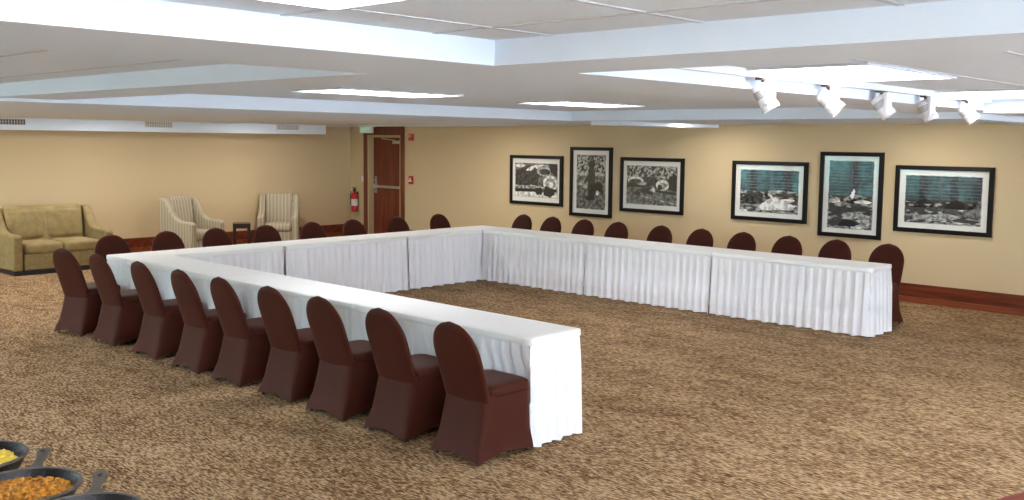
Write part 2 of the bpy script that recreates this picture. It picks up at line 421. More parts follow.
# track with five spotlights
tr = thing('lighting_track', 'white ceiling track running along the beam above the picture wall tables', 'lighting track', (7.90, 1.75, ZC - .03))
bm = bmesh.new(); box(bm, -.02, .02, -2.6, 2.15, -.01, .03); obj('rail', bm, M['trackwhite'], tr)
def spot(y, rot, tilt, label):
    t = thing('track_spotlight', label, 'spotlight', (7.90, y, ZC - .04), rot, 'spotlights on the ceiling track')
    bm = bmesh.new(); box(bm, -.022, .022, -.05, .05, -.012, 0); box(bm, -.008, .008, -.008, .008, -.06, -.01); obj('stem', bm, M['griller'], t)
    bm = bmesh.new(); box(bm, -.012, .012, -.045, .045, -.15, -.012); y_ = obj('yoke', bm, M['trackwhite'], t); bevel(y_, .004)
    y_.location = (.045, 0, 0)
    bm = bmesh.new()
    lathe(bm, [(.030, .075), (.046, .068), (.050, .05), (.050, -.05), (.054, -.055), (.054, -.085), (.046, -.085), (.044, -.06)], 20)
    h = obj('lamp_head', bm, M['trackwhite'], t, smooth=True); autosmooth(h)
    h.location = (.01, 0, -.10); h.rotation_euler = (R(12), R(-tilt), 0); h.scale = (.97, .97, .97)
    bm = bmesh.new()
    for k in range(4): lathe(bm, [(.0512, k * .012), (.0512, k * .012 + .005)], 20)
    v = obj('cooling_slots', bm, M['griller'], h); v.location = (0, 0, -.005)
    bm = bmesh.new(); lathe(bm, [(.043, -.061), (.043, -.064)], 20); obj('lens', bm, M['label'], h)
for i, (y, rz, tl) in enumerate(((.14, 0, 26), (.93, 0, 46), (1.72, 0, 34), (2.50, 0, 24), (3.36, 0, 42))):
    spot(y, rz, tl, ['white track spotlight nearest the viewer, leftmost of the five', 'white track spotlight second from the left on the beam, angled right',
        'white track spotlight in the middle of the five on the beam', 'white track spotlight fourth from the left, right of the middle one',
        'white track spotlight at the far right end of the track'][i])

# ------------------------------------------------------------------ left wall vent box
VX, VY, VZ0 = -5.6, 6.97, 2.14
vb = struct(bxo('trim_16', M['ceil'], XL, VX, YN, VY, VZ0, ZB))
for i, yc in enumerate((1.0, 3.45, 6.08)):
    t = thing('air_vent', ['air vent in the white box above the sofa, leftmost', 'air vent in the white box, middle of the three, above the first armchair', 'air vent at the right end of the white box, nearest the exit door'][i],
              'vent', (VX, yc, 2.262), 0, 'air vents in the wall box')
    bm = bmesh.new(); w, h = .25, .05
    box(bm, 0, .012, -w, w, -h, -h + .008); box(bm, 0, .012, -w, w, h - .008, h); box(bm, 0, .012, -w, -w + .01, -h, h); box(bm, 0, .012, w - .01, w, -h, h)
    obj('frame', bm, M['white'], t)
    bm = bmesh.new(); box(bm, .001, .004, -w + .01, w - .01, -h + .008, h - .008); obj('backing', bm, M['griller'] if i == 0 else M['grille'], t)
    bm = bmesh.new()
    for k in range(11): box(bm, .004, .011, -w + .03 + k * .042, -w + .044 + k * .042, -h + .008, h - .008)
    box(bm, .004, .006, -w + .03, w - .03, -.003, .003)
    obj('louvres', bm, M['grille'] if i == 0 else M['label'], t)

# ------------------------------------------------------------------ baseboards
def baseboard(name, x0, x1, y0, y1, axis, sgn):
    bm = bmesh.new()
    if axis == 'X':
        box(bm, x0, x1, y0 - .018, y0, .075, .25); box(bm, x0, x1, y0 - .03, y0, 0, .078, 1)
    else:
        box(bm, x0, x0 + .018, y0, y1, .075, .25); box(bm, x0, x0 + .03, y0, y1, 0, .078, 1)
    o = obj(name, bm, None, mats=[M['basewood'], M['basewood2']]); bevel(o, .004); struct(o)
baseboard('baseboard_back', DX1 + .10, XR, YF, YF, 'X', 1)
baseboard('baseboard_corner', XL + .03, DX0 - .11, YF, YF, 'X', 1)
baseboard('baseboard_left', XL, XL, YN, YF, 'Y', 1)

# ------------------------------------------------------------------ door
d = bpy.data.objects.new('door_1', None); C.objects.link(d); d.location = (-5.0, YF, 0); struct(d)
def dp(name, bm, mat, **k):
    o = obj(name, bm, mat, d, **k); struct(o); return o
bm = bmesh.new()
box(bm, DX0 - .11 + 5, DX0 + .005 + 5, -.03, .0, 0, 2.345); box(bm, DX1 - .005 + 5, DX1 + .10 + 5, -.03, 0, 0, 2.345); box(bm, DX0 + .005 + 5, DX1 - .005 + 5, -.028, 0, DZ, 2.345)
bevel(dp('casing', bm, M['trimwood']), .004)
bm = bmesh.new(); a, b = DX0 + 5, DX1 + 5
box(bm, a, a + .05, -.012, .20, 0, DZ); box(bm, b - .05, b, -.012, .20, 0, DZ); box(bm, a + .05, b - .05, -.012, .20, DZ - .05, DZ)
bevel(dp('jamb', bm, M['jamb']), .003)
bm = bmesh.new(); box(bm, a + .05, b - .05, .12, .165, .01, DZ - .05)
leaf = dp('door_leaf', bm, M['doorwood'])
bm = bmesh.new(); box(bm, a + .09, b - .07, .055, .10, 1.045, 1.10); box(bm, a + .08, a + .17, .05, .12, 1.02, 1.125); box(bm, b - .12, b - .06, .06, .12, 1.03, 1.115)
bevel(dp('panic_bar', bm, M['steel']), .006)
bm = bmesh.new(); box(bm, a + .10, a + .155, .105, .12, .93, 1.28)
tube(bm, [(a + .125, .11, 1.20), (a + .125, .06, 1.20), (a + .19, .055, 1.20)], .011); tube(bm, [(a + .125, .11, .98), (a + .125, .085, .98)], .02)
dp('door_handle', bm, M['steel'])
bm = bmesh.new(); box(bm, b - .36, b - .10, .06, .12, 1.965, 2.03); dp('door_closer', bm, M['steel'])
bm = bmesh.new(); tube(bm, [(b - .30, .09, 2.035), (b - .5, .02, 2.055), (b - .72, .07, 2.07)], .012); dp('closer_arm', bm, M['steel'])

# exit sign hanging from the ceiling in front of the door
t = thing('exit_sign', 'small white exit sign with green letters above the wooden door', 'exit sign', (-5.35, 7.80, 2.312))
bm = bmesh.new(); box(bm, -.20, .20, -.025, .025, -.135, -.01); o = obj('sign_box', bm, M['exitface'], t); bevel(o, .006)
bm = bmesh.new(); box(bm, -.25, .25, -.04, .04, -.014, 0); o = obj('canopy', bm, M['white'], t); bevel(o, .004)
bm = bmesh.new()
def stroke(bm, pts, cx, w=.011):
    for (x0, z0), (x1, z1) in zip(pts, pts[1:]):
        p0 = Vector((x0, 0, z0)); p1 = Vector((x1, 0, z1)); dd = (p1 - p0); L = dd.length; ang = math.atan2(dd.z, dd.x)
        box(bm, -w / 2, L + w / 2, -.002, .002, -w / 2, w / 2, M4=Matrix.Translation((cx + x0, -.028, z0)) @ Matrix.Rotation(-ang, 4, 'Y'))
zt, zb_, zm = -.03, -.105, -.068
stroke(bm, [(.045, zt), (0, zt), (0, zb_), (.045, zb_)], -.125); stroke(bm, [(0, zm), (.038, zm)], -.125)
stroke(bm, [(0, zt), (.05, zb_)], -.055); stroke(bm, [(0, zb_), (.05, zt)], -.055)
stroke(bm, [(0, zt), (0, zb_)], .025)
stroke(bm, [(0, zt), (.06, zt)], .065); stroke(bm, [(.03, zt), (.03, zb_)], .065)
obj('letters', bm, M['exitgreen'], t)

# fire alarm strobe, pull station, light switch
t = thing('fire_alarm_strobe', 'red fire alarm strobe high on the wall right of the door', 'fire alarm', (-4.22, YF, 2.10))
bm = bmesh.new(); box(bm, -.07, .07, -.03, 0, -.07, .07); bevel(obj('body', bm, M['redplastic'], t), .006)
bm = bmesh.new(); box(bm, -.03, .03, -.055, -.03, .0, .045); bevel(obj('strobe_lens', bm, M['label'], t), .006)
t = thing('fire_alarm_pull_station', 'red fire alarm pull station at hand height right of the door', 'fire alarm', (-4.22, YF, 1.25))
bm = bmesh.new(); box(bm, -.06, .06, -.035, 0, -.08, .08); bevel(obj('body', bm, M['redplastic'], t), .006)
bm = bmesh.new(); box(bm, -.045, .045, -.055, -.035, -.03, -.005); box(bm, -.012, .012, -.05, -.035, -.03, .045); obj('pull_handle', bm, M['label'], t)
t = thing('light_switch', 'white light switch plate between the fire extinguisher and the door', 'light switch', (-5.79, YF, 1.22))
bm = bmesh.new(); box(bm, -.035, .035, -.008, 0, -.058, .058); bevel(obj('plate', bm, M['white'], t), .003)
bm = bmesh.new(); box(bm, -.012, .012, -.016, -.008, -.025, .025); obj('rocker', bm, M['white'], t)
t = thing('fire_extinguisher', 'red fire extinguisher hung on the wall left of the door', 'fire extinguisher', (-5.96, YF - .09, .52))
bm = bmesh.new(); lathe(bm, [(.055, 0), (.07, .012), (.07, .33), (.062, .37), (.035, .405), (.022, .415)], 24); o = obj('cylinder', bm, M['red'], t, smooth=True); autosmooth(o)
bm = bmesh.new(); lathe(bm, [(.0712, .13), (.0712, .27)], 24, cap0=False, cap1=False); obj('paper_label', bm, M['label'], t)
bm = bmesh.new(); lathe(bm, [(.022, .41), (.022, .45), (.03, .455), (.03, .47)], 12); box(bm, -.075, .03, -.012, .012, .47, .485); box(bm, -.085, .02, -.01, .01, .505, .52); box(bm, .0, .025, -.01, .01, .47, .52)
obj('valve_handle', bm, M['black'], t)
bm = bmesh.new(); tube(bm, [(-.02, -.01, .45), (-.075, -.02, .44), (-.105, -.02, .38), (-.105, -.02, .28), (-.095, -.02, .2)], .011)
tube(bm, [(-.095, -.02, .2), (-.092, -.02, .15)], [.012, .018]); obj('hose', bm, M['black'], t, smooth=True)
bm = bmesh.new(); lathe(bm, [(.024, 0), (.024, .008)], 14); o = obj('pressure_gauge', bm, M['label'], t); o.location = (-.04, -.03, .46); o.rotation_euler = (R(90), 0, 0)
bm = bmesh.new(); box(bm, -.02, .02, .068, .09, .1, .42); obj('wall_bracket', bm, M['black'], t)

# ------------------------------------------------------------------ framed photographs
G = dict(
    w=gray_noise('print_white', .42, .95, 16, (.35, .55)), l=gray_noise('print_light_grey', .14, .60, 18, (.38, .62)),
    m=gray_noise('print_mid_grey', .05, .24, 18), d=gray_noise('print_dark_grey', .006, .07, 18), k=plain('print_black', (.008, .008, .008), .6),
    f=gray_noise('print_foliage', .008, .55, 26, (.44, .60)), r=gray_noise('print_rock', .006, .62, 10, (.44, .66), (1, 1, 2.6)),
    b=gray_noise('print_bark', .015, .09, 30), s=gray_noise('print_shadow', .006, .035, 14))
GK = list(G)
def ell(cx, cy, a, b, n=18, t0=0, t1=360): return [(cx + a * math.cos(R(t0 + (t1 - t0) * k / n)), cy + b * math.sin(R(t0 + (t1 - t0) * k / n))) for k in range(n + (t1 - t0 < 360))]
def blob(cx, cy, a, b, seed, n=16):
    q = random.Random(seed)
    return [(cx + a * (0.8 + .35 * q.random()) * math.cos(2 * PI * k / n), cy + b * (0.8 + .35 * q.random()) * math.sin(2 * PI * k / n)) for k in range(n)]
def picture(x0, x1, z0, z1, art, label, mx, mz):
    cx, cz = (x0 + x1) / 2, (z0 + z1) / 2; hx, hz = (x1 - x0) / 2, (z1 - z0) / 2
    t = thing('framed_photograph', label, 'framed picture', (cx, YF, cz), 0, 'framed photographs on the picture wall')
    bm = bmesh.new(); f = .055
    out = [(-hx, -hz), (hx, -hz), (hx, hz), (-hx, hz)]; inn = [(-hx + f, -hz + f), (hx - f, -hz + f), (hx - f, hz - f), (-hx + f, hz - f)]
    V = [[bm.verts.new((x, y, z)) for (x, z) in q] for q, y in ((out, 0), (out, -.035), (inn, -.042), (inn, 0))]
    for i in range(4):
        j = (i + 1) % 4
        for a, b in ((0, 1), (1, 2), (2, 3), (3, 0)): bm.faces.new((V[a][i], V[a][j], V[b][j], V[b][i]))
    obj('frame', bm, M['frameblk'], t)
    bm = bmesh.new(); ix, iz = hx - f, hz - f; box(bm, -ix, ix, -.012, -.004, -iz, iz); obj('mat_board', bm, M['mat'], t)
    # inner print
    px, pz = hx - mx, hz - mz
    bm = bmesh.new(); box(bm, -px - .008, px + .008, -.0135, -.012, -pz - .008, pz + .008, GK.index('l'))
    y = -.0138
    for key, poly in art:
        pts = [(min(1, max(0, u)) * 2 * px - px, min(1, max(0, v)) * 2 * pz - pz) for u, v in poly]
        y -= .0001
        try:
            fc = bm.faces.new([bm.verts.new((a, y, b)) for a, b in pts]); fc.material_index = GK.index(key)
        except ValueError: pass
    bmesh.ops.triangulate(bm, faces=[f_ for f_ in bm.faces if len(f_.verts) > 4])
    obj('print', bm, None, t, mats=[G[k] for k in GK])
    bm = bmesh.new(); bm.faces.new([bm.verts.new(q) for q in ((-ix, -.023, -iz), (ix, -.023, -iz), (ix, -.023, iz), (-ix, -.023, iz))]); obj('glass', bm, M['glass'], t)
full = [(0, 0), (1, 0), (1, 1), (0, 1)]
art1 = [('m', full), ('d', [(0, .45), (.5, .45), (.55, .95), (.3, .95), (.15, .85), (0, .8)]), ('w', blob(.12, .93, .12, .06, 1)),
        ('w', ell(.62, .62, .42, .36)), ('m', ell(.64, .58, .36, .28)), ('w', [(.3, .8), (.5, .98), (.42, .72), (.35, .6)]),
        ('d', [(0, .35), (.55, .35), (.58, .72), (.48, .9), (.38, .78), (.22, .7), (.12, .78), (0, .7)]), ('l', ell(.72, .78, .2, .17)), ('d', ell(.71, .76, .13, .09)),
        ('k', [(.85, .75), (1, .6), (1, 1), (.78, 1)]), ('w', ell(.84, .42, .17, .24)), ('l', ell(.84, .40, .12, .17)), ('w', ell(.86, .38, .055, .08)),
        ('w', [(0, 0), (1, 0), (1, .16), (0, .16)]), ('l', [(0, .25), (.5, .25), (.5, .33), (0, .33)]), ('k', [(0, .13), (.5, .15), (.5, .24), (0, .22)]),
        ('k', blob(.58, .18, .1, .12, 4)), ('k', blob(.80, .15, .14, .15, 5)), ('d', blob(.76, .28, .06, .06, 6)), ('k', blob(.94, .22, .06, .04, 8))]
art2 = [('m', full), ('f', [(0, .68), (1, .68), (1, 1), (0, 1)]), ('l', [(0, .62), (1, .6), (1, .68), (0, .70)]), ('m', [(0, 0), (1, 0), (1, .62), (0, .62)]),
        ('l', blob(.3, .45, .2, .08, 2)), ('s', [(.40, .20), (.62, .20), (.66, .45), (.64, .70), (.60, .80), (.46, .82), (.40, .70), (.40, .45)]), ('k', blob(.52, .83, .12, .07, 3)),
        ('k', [(.40, .62), (.27, .52), (.24, .46), (.30, .47), (.42, .56)]), ('k', blob(.76, .42, .17, .10, 4)), ('k', [(.62, .30), (.70, .26), (.72, .42), (.62, .45)]), ('k', [(.84, .28), (.92, .28), (.92, .42), (.84, .42)]),
        ('w', blob(.73, .30, .05, .05, 5)), ('k', blob(.48, .20, .16, .05, 6))]
art3 = [('m', full), ('f', [(0, .45), (1, .45), (1, 1), (0, 1)]), ('d', blob(.45, .6, .22, .14, 3)), ('w', ell(.18, .62, .16, .10)), ('d', ell(.17, .58, .13, .08)), ('k', [(0, .44), (.4, .44), (.38, .55), (0, .55)]), ('l', ell(.31, .54, .1, .05)),
        ('m', [(0, 0), (1, 0), (1, .44), (0, .44)]), ('k', [(.8, .42), (1, .36), (1, .8), (.88, .76), (.8, .6)]), ('w', ell(.72, .52, .13, .14)), ('l', ell(.72, .49, .09, .09)), ('k', ell(.67, .46, .045, .07)),
        ('k', [(.6, .33), (1, .27), (1, .34), (.6, .38)]), ('k', blob(.36, .36, .09, .07, 7)), ('k', blob(.22, .28, .07, .06, 8)), ('w', blob(.53, .38, .05, .07, 9)), ('k', blob(.48, .31, .06, .05, 10)), ('d', blob(.45, .44, .06, .06, 12)),
        ('l', [(.3, .2), (1, .02), (1, .05), (.32, .22)])]
def woods(trunks, horizon, seed, extra=()):
    q = random.Random(seed)
    L = [('s', full), ('r', [(0, 0), (1, 0), (1, horizon), (.6, horizon + .05), (.3, horizon - .02), (0, horizon + .03)])]
    for u0, u1, w in trunks: L.append(('k', [(u0 - w, horizon - .12), (u0 + w, horizon - .12), (u1 + w * .8, 1), (u1 - w * .8, 1)]))
    for i in range(6): L.append((('d', 'w', 's', 'l')[i % 4], blob(q.random(), q.random() * horizon * .85, .07 + .08 * q.random(), .02 + .035 * q.random(), seed * 10 + i)))
    return L + list(extra)
art4 = woods([(.2, .2, .03), (.46, .47, .035), (.78, .83, .03)], .5, 2, [('d', blob(.22, .30, .2, .12, 31)), ('s', blob(.30, .38, .12, .06, 32)), ('k', blob(.62, .08, .3, .04, 33)), ('d', blob(.8, .42, .18, .05, 34)), ('w', [(.3, .12), (.5, .32), (.62, .38), (.8, .26), (.97, .18), (.9, .08), (.6, .06), (.4, .04)]), ('w', [(.48, .44), (.52, .46), (.64, .30), (.58, .28)])])
art5 = woods([(.56, .54, .045)], .46, 3, [('w', blob(.15, .40, .14, .03, 71)), ('w', blob(.8, .40, .2, .025, 72)), ('w', blob(.55, .50, .05, .06, 73)), ('w', blob(.58, .56, .03, .03, 74)), ('k', blob(.51, .53, .02, .03, 75)), ('s', blob(.3, .27, .3, .06, 70)), ('s', blob(.75, .30, .22, .05, 79)), ('l', blob(.6, .2, .28, .05, 76)), ('k', blob(.4, .08, .35, .06, 77)), ('l', blob(.86, .1, .1, .08, 78))])
art6 = woods([(.2, .28, .04), (.62, .66, .035), (.94, .99, .06)], .42, 5, [('k', blob(.68, .38, .22, .08, 81)), ('m', [(.72, .18), (.90, .34), (.98, .52), (1, .5), (1, .15)]), ('s', blob(.15, .30, .14, .07, 83)), ('l', blob(.55, .16, .16, .05, 84)), ('d', blob(.40, .30, .12, .05, 85)), ('l', blob(.22, .12, .12, .05, 86)), ('s', blob(.8, .08, .18, .04, 87))])
picture(-1.485, -.245, .930, 1.800, art1, 'framed black and white print of an old car, first picture at the left', .125, .143)
picture(-.075, .820, .795, 1.960, art2, 'tall framed black and white print of a standing bear, left of the middle', .145, .135)
picture(.995, 2.215, .930, 1.808, art3, 'framed black and white print of old cars and bears crossing a road', .13, .135)
picture(3.065, 4.265, .930, 1.797, art4, 'framed print of white rapids and trunks reflecting window blinds, left of the right trio', .14, .13)
picture(4.445, 5.335, .787, 1.950, art5, 'tall framed print with a single trunk reflecting blue green blinds, middle of the right trio', .135, .125)
picture(5.500, 6.720, .925, 1.790, art6, 'framed print of boulders and tree trunks with reflected blinds, rightmost on the wall', .14, .13)

NEAR = [(6.14, -.30, 0), (5.44, -.305, .0), (4.74, -.31, .02), (4.06, -.30, .03), (3.37, -.32, 0), (2.71, -.33, 0), (1.94, -.33, .02), (1.11, -.36, .05), (.38, -.42, .22)]
# ------------------------------------------------------------------ skirted tables
TH, W = .75, .508
def skirt_path(segs, flare=.03, seed=0, press=()):
    """pleated cloth hanging along a poly-line (outward normal to the right of travel)"""
    q = random.Random(seed); cols = []; pos = 0
    for (x0, y0), (x1, y1) in zip(segs, segs[1:]):
        a = Vector((x0, y0)); b = Vector((x1, y1)); L = (b - a).length; dd = (b - a) / L; nn = Vector((dd.y, -dd.x))
        n = max(4, int(L / .0125))
        for i in range(n + 1):
            cols.append((a + dd * (L * i / n), nn, pos + L * i / n, L * i / n, L))
        pos += L
    zs = [TH - .020, TH - .05, TH - .075, TH - .12, TH - .25, TH - .45, .3, .12, .012]
    ph = [q.random() * 6 for _ in range(6)]
    bm = bmesh.new(); rings = []
    for z in zs:
        dpt = (TH - z) / TH; row = []
        for p_, nn, s, sl, L in cols:
            amp = .005 + .015 * min(1, max(0, (TH - .05 - z) / .2)) if z < TH - .06 else .0015
            wob = math.sin(s * 2 * PI / .105 + 1.3 * math.sin(s * 2.1 + ph[0]) + ph[1]) + .45 * math.sin(s * 2 * PI / .047 + ph[2] + 2 * math.sin(s * 1.3)) * (1 - .4 * dpt)
            off = .002 + flare * dpt ** 1.2 + amp * wob * .8
            for xc, depth in press:      # seats push the cloth back under the table edge
                if nn.y < -.9:
                    k = max(0, 1 - max(0, abs(p_.x - xc) - .21) / .07); kz = min(1, max(0, (.60 - z) / .15))
                    off -= (depth + .02 + .03 * dpt) * k * kz
            row.append((p_.x + nn.x * off, p_.y + nn.y * off, z + (.006 * math.sin(s * 2 * PI / .21 + ph[3]) if z < .05 else 0)))
        rings.append(row)
    loft(bm, rings, False, False, closed=False)
    return bm
def table(cx, cy, lx, ly, segs, label, seed, group, press=()):
    t = thing('conference_table', label, 'table', (cx, cy, 0), 0, group)
    hx, hy = lx / 2, ly / 2; bm = bmesh.new(); box(bm, -hx + .02, hx - .02, -hy + .02, hy - .02, TH - .035, TH - .008); obj('tabletop', bm, M['tableply'], t)
    for sx in (-1, 1):
        for sy in (-1, 1):
            bm = bmesh.new(); x, y = sx * (hx - .22), sy * (hy - .08); tube(bm, [(x, y, 0), (x, y, TH - .036)], .014); obj('leg', bm, M['legmetal'], t)
    bm = bmesh.new(); nx, ny = max(2, int(lx / .06)), max(2, int(ly / .06)); q = random.Random(seed)
    # linen top with softly waved surface and short folded hem
    z0 = TH; rows = []
    for j in range(ny + 1):
        rows.append([(-hx + lx * i / nx, -hy + ly * j / ny, z0 + (.0012 * math.sin(i * 1.1 + j * .7 + seed) if 0 < i < nx and 0 < j < ny else -.001)) for i in range(nx + 1)])
    loft(bm, rows, False, False, closed=False)
    per = [rows[0][i] for i in range(nx + 1)] + [rows[j][nx] for j in range(1, ny + 1)] + [rows[ny][i] for i in range(nx - 1, -1, -1)] + [rows[j][0] for j in range(ny - 1, 0, -1)]
    n = len(per); rr_ = []
    for dz, off in ((0, 0), (-.004, .006), (-.010, .008), (-.030, .009), (-.048, .009), (-.051, .006), (-.050, .002)):
        rr_.append([(x + (off if x > hx - 1e-4 else -off if x < -hx + 1e-4 else 0), y + (off if y > hy - 1e-4 else -off if y < -hy + 1e-4 else 0), z + dz) for x, y, z in per])
    loft(bm, rr_, False, False)
    bmesh.ops.remove_doubles(bm, verts=bm.verts[:], dist=.0005)
    obj('tablecloth', bm, M['cloth'], t, smooth=True)
    if segs: obj('skirt', skirt_path([(x - cx, y - cy) for x, y in segs], seed=seed, press=[(px_ - cx, d_) for px_, d_ in press]), M['skirt'], t, smooth=True)
L1, Mm, L2 = 6.33, 5.84, 6.365
gb = 'skirted tables of the U'
e = .004
# base of the U (three tables), outer side on x = 0
for i in range(3):
    y0, y1 = Mm * i / 3 + e / 2, Mm * (i + 1) / 3 - e / 2
    inn = [(W, max(y0, W + .012)), (W, min(y1, Mm - W - .004))]
    outx = [(0, y1), (0, y0)]
    segs = (outx + [(W + .006, y0)]) if i == 0 else outx
    table(W / 2, (y0 + y1) / 2, W, y1 - y0, segs, ['white skirted table at the left corner of the U beside the sofa', 'white skirted table in the middle of the left side of the U',
          'white skirted table at the far corner of the U nearest the door'][i], 10 + i, gb)
    t = C.objects.get('conference_table') if i == 0 else None
    last = [o for o in C.objects if o.name.startswith('conference_table')][-1]
    o = obj('skirt', skirt_path([(inn[0][0] - W / 2, inn[0][1] - (y0 + y1) / 2), (inn[1][0] - W / 2, inn[1][1] - (y0 + y1) / 2)][::1], seed=30 + i), M['skirt'], last, smooth=True)
# near arm (three tables), outer side on y = 0
for i in range(3):
    x0, x1 = W + (L1 - W) * i / 3 + e / 2, W + (L1 - W) * (i + 1) / 3 - e / 2
    segs = [(x0, 0), (x1, 0)] + ([(x1, W), (x0, W)] if i == 2 else [])
    table((x0 + x1) / 2, W / 2, x1 - x0, W, segs, ['white skirted table of the near row, furthest left next to the corner', 'white skirted table in the middle of the near row of chairs',
          'white skirted table at the open near end of the U, nearest the viewer'][i], 40 + i, gb, [(x_, max(0, y_ + .035 + .285 + .035)) for x_, y_, a_ in NEAR])
    if i < 2:
        last = [o for o in C.objects if o.name.startswith('conference_table')][-1]; cx, cy = (x0 + x1) / 2, W / 2
        obj('skirt', skirt_path([(x1 - cx, W - cy), (max(x0, W + .012) - cx, W - cy)], seed=50 + i), M['skirt'], last, smooth=True)
# far arm (three tables), inner side on y = Mm - W
for i in range(3):
    x0, x1 = W + (L2 - W) * i / 3 + e / 2, W + (L2 - W) * (i + 1) / 3 - e / 2
    y0 = Mm - W
    segs = [(max(x0, W + .004), y0), (x1, y0)] + ([(x1, Mm)] if i == 2 else [])
    table((x0 + x1) / 2, Mm - W / 2, x1 - x0, W, segs, ['white skirted table along the picture wall, next to the far corner', 'white skirted table in the middle of the row by the picture wall',
          'white skirted table at the open far end of the U, under the right pictures'][i], 60 + i, gb)
    last = [o for o in C.objects if o.name.startswith('conference_table')][-1]; cx, cy = (x0 + x1) / 2, Mm - W / 2
    obj('skirt', skirt_path([(x1 - cx, Mm - cy), (x0 - cx, Mm - cy)], seed=70 + i), M['skirt'], last, smooth=True)

# ------------------------------------------------------------------ covered chairs
def make_chair():
    t = thing('banquet_chair', 'x', 'chair')
    # lower cover: from four feet up to the seat
    bm = bmesh.new(); rings = []; n = 64
    prof = [(0, -.268, .285, .238), (.06, -.252, .283, .229), (.15, -.222, .278, .216), (.27, -.187, .274, .209), (.36, -.166, .273, .205), (.43, -.150, .274, .204)]
    for iz, (z, yb, yf, hw) in enumerate(prof):
        cy, b = (yb + yf) / 2, (yf - yb) / 2
        ring = sring(0, cy, z, hw, b, 14 if z < .1 else 8, n)
        out = []
        for (x, y, zz) in ring:
            u, v = x / hw, (y - cy) / b
            if z < .01:
                side = min(1, (1 - abs(u)) / .9) if abs(v) > abs(u) else min(1, (1 - abs(v)) / .9)
                zz = .048 * max(0, side) ** .6 + .004
            if z < .3:    # stretched fabric pulls in between the feet
                k = (1 - z / .3) * .022
                side = (1 - min(abs(u), abs(v)) ** 2)
                x -= math.copysign(k * side, x) * (abs(u) > abs(v)); y -= math.copysign(k * side, v) * (abs(v) >= abs(u))
            out.append((x, y, zz))
        rings.append(out)
    loft(bm, rings, False, True)
    o = obj('cover_skirt', bm, M['brown'], t, smooth=True); autosmooth(o, 60)
    # padded seat
    bm = bmesh.new(); rings = []
    for z, s, dy in ((.415, .985, 0), (.43, 1.0, 0), (.455, .995, 0), (.472, .97, 0), (.482, .90, 0), (.488, .72, 0), (.490, .4, 0)):
        rings.append(sring(0, .074, z, .212 * s, .206 * s, 6, n))
    loft(bm, rings, True, True)
    obj('seat', bm, M['brown'], t, smooth=True)
    # round-topped reclined back
    bm = bmesh.new(); rings = []; NS = 30
    H0, H1 = .33, .902
    for i in range(NS + 1):
        s = i / NS
        if s > .80: w = .222 * math.sqrt(max(0, 1 - ((s - .60) / .405) ** 2.4)) * 1.0
        else: w = 0
        w1 = .198 + .010 * math.sin(min(1, s / .6) * PI / 2)
        # half-ellipse top
        if s > .62: w1 = w1 * max(0.0, 1 - ((s - .62) / .3805) ** 2.05) ** .5
        if s < .16: w1 *= (1 - .10 * ((.16 - s) / .16) ** 2)
        th = .024 + .010 * (1 - s)
        if s > .93: th *= max(.25, 1 - ((s - .93) / .075) ** 2 * .75)
        if s < .10: th *= .55 + .45 * (s / .10)
        z = H0 + (H1 - H0) * s
        cy = -.112 - .185 * s ** 1.1
        rings.append([(x, cy + (y), z + (y) * .42 + .004) for x, y, _ in sring(0, 0, 0, max(w1, .012), th, 3.0, 40)])
    loft(bm, rings, True, True)
    o = obj('backrest', bm, M['brown'], t, smooth=True); autosmooth(o, 70)
    for sx in (-1, 1):
        for sy, yy in ((-1, -.22), (1, .245)):
            bm = bmesh.new(); lathe(bm, [(.012, 0), (.012, .03)], 8, (sx * .188, yy, 0)); obj('leg', bm, M['rubber'], t)
    return t
c0 = make_chair(); used = False
def chair(x, y, rz, label, group):
    global used
    if not used:
        c0.location = (x, y, 0); c0.rotation_euler = (0, 0, rz); c0['label'] = label; c0['group'] = group; used = True
    else: dup(c0, (x, y, 0), rz, label, group)
ordn = ['', 'second', 'third', 'fourth', 'fifth', 'sixth', 'seventh', 'eighth', 'ninth', 'tenth']
near = [(x_, y_ + .035, a_) for x_, y_, a_ in NEAR]
for i, (x, y, a) in enumerate(near):
    lab = 'brown covered chair closest to the viewer, at the open near end of the tables' if i == 0 else \
          'brown covered chair furthest left in the near row, turned slightly beside the sofa' if i == 8 else \
          'brown covered chair in the near row, %s counting from the open table end' % ordn[i]
    chair(x, y, a, lab, 'brown chairs along the near row')
for i, y in enumerate((.28, .97, 1.63, 2.36, 3.09, 3.79, 4.61, 5.45)):
    lab = ['brown chair at the left side of the U, nearest the sofa, beside the table corner', 'brown chair back in front of the left striped armchair, second along the left side',
           'brown chair back third along the left side, just left of the small dark end table', 'brown chair back in front of the right striped armchair, fourth along the left side',
           'brown chair back fifth along the left side, against the dark baseboard', 'brown chair back sixth along the left side, below the fire extinguisher',
           'brown chair back in front of the wooden exit door', 'brown chair back alone on bare wall right of the door, last of the left side'][i]
    chair(-.345, y + .04, -PI / 2, lab, 'brown chairs along the left side')
for i, x in enumerate((.37, .97, 1.60, 2.22, 2.97, 3.62, 4.25, 4.89, 5.52, 6.15)):
    lab = ['brown chair back below the leftmost picture, first in the far row', 'brown chair back under the gap between the first two pictures, second in the far row',
           'brown chair back below the tall bear picture, third in the far row', 'brown chair back fourth in the far row, left of the third picture',
           'brown chair back below the third picture, fifth in the far row', 'brown chair back sixth in the far row, under the wide gap between picture groups',
           'brown chair back below the rapids picture, seventh in the far row', 'brown chair back eighth in the far row, left of the tall right picture',
           'brown chair back below the tall right picture, ninth in the far row', 'brown chair at the open far end of the U, its full side showing'][i]
    chair(x - .07, 6.185, PI, lab, 'brown chairs along the far row')

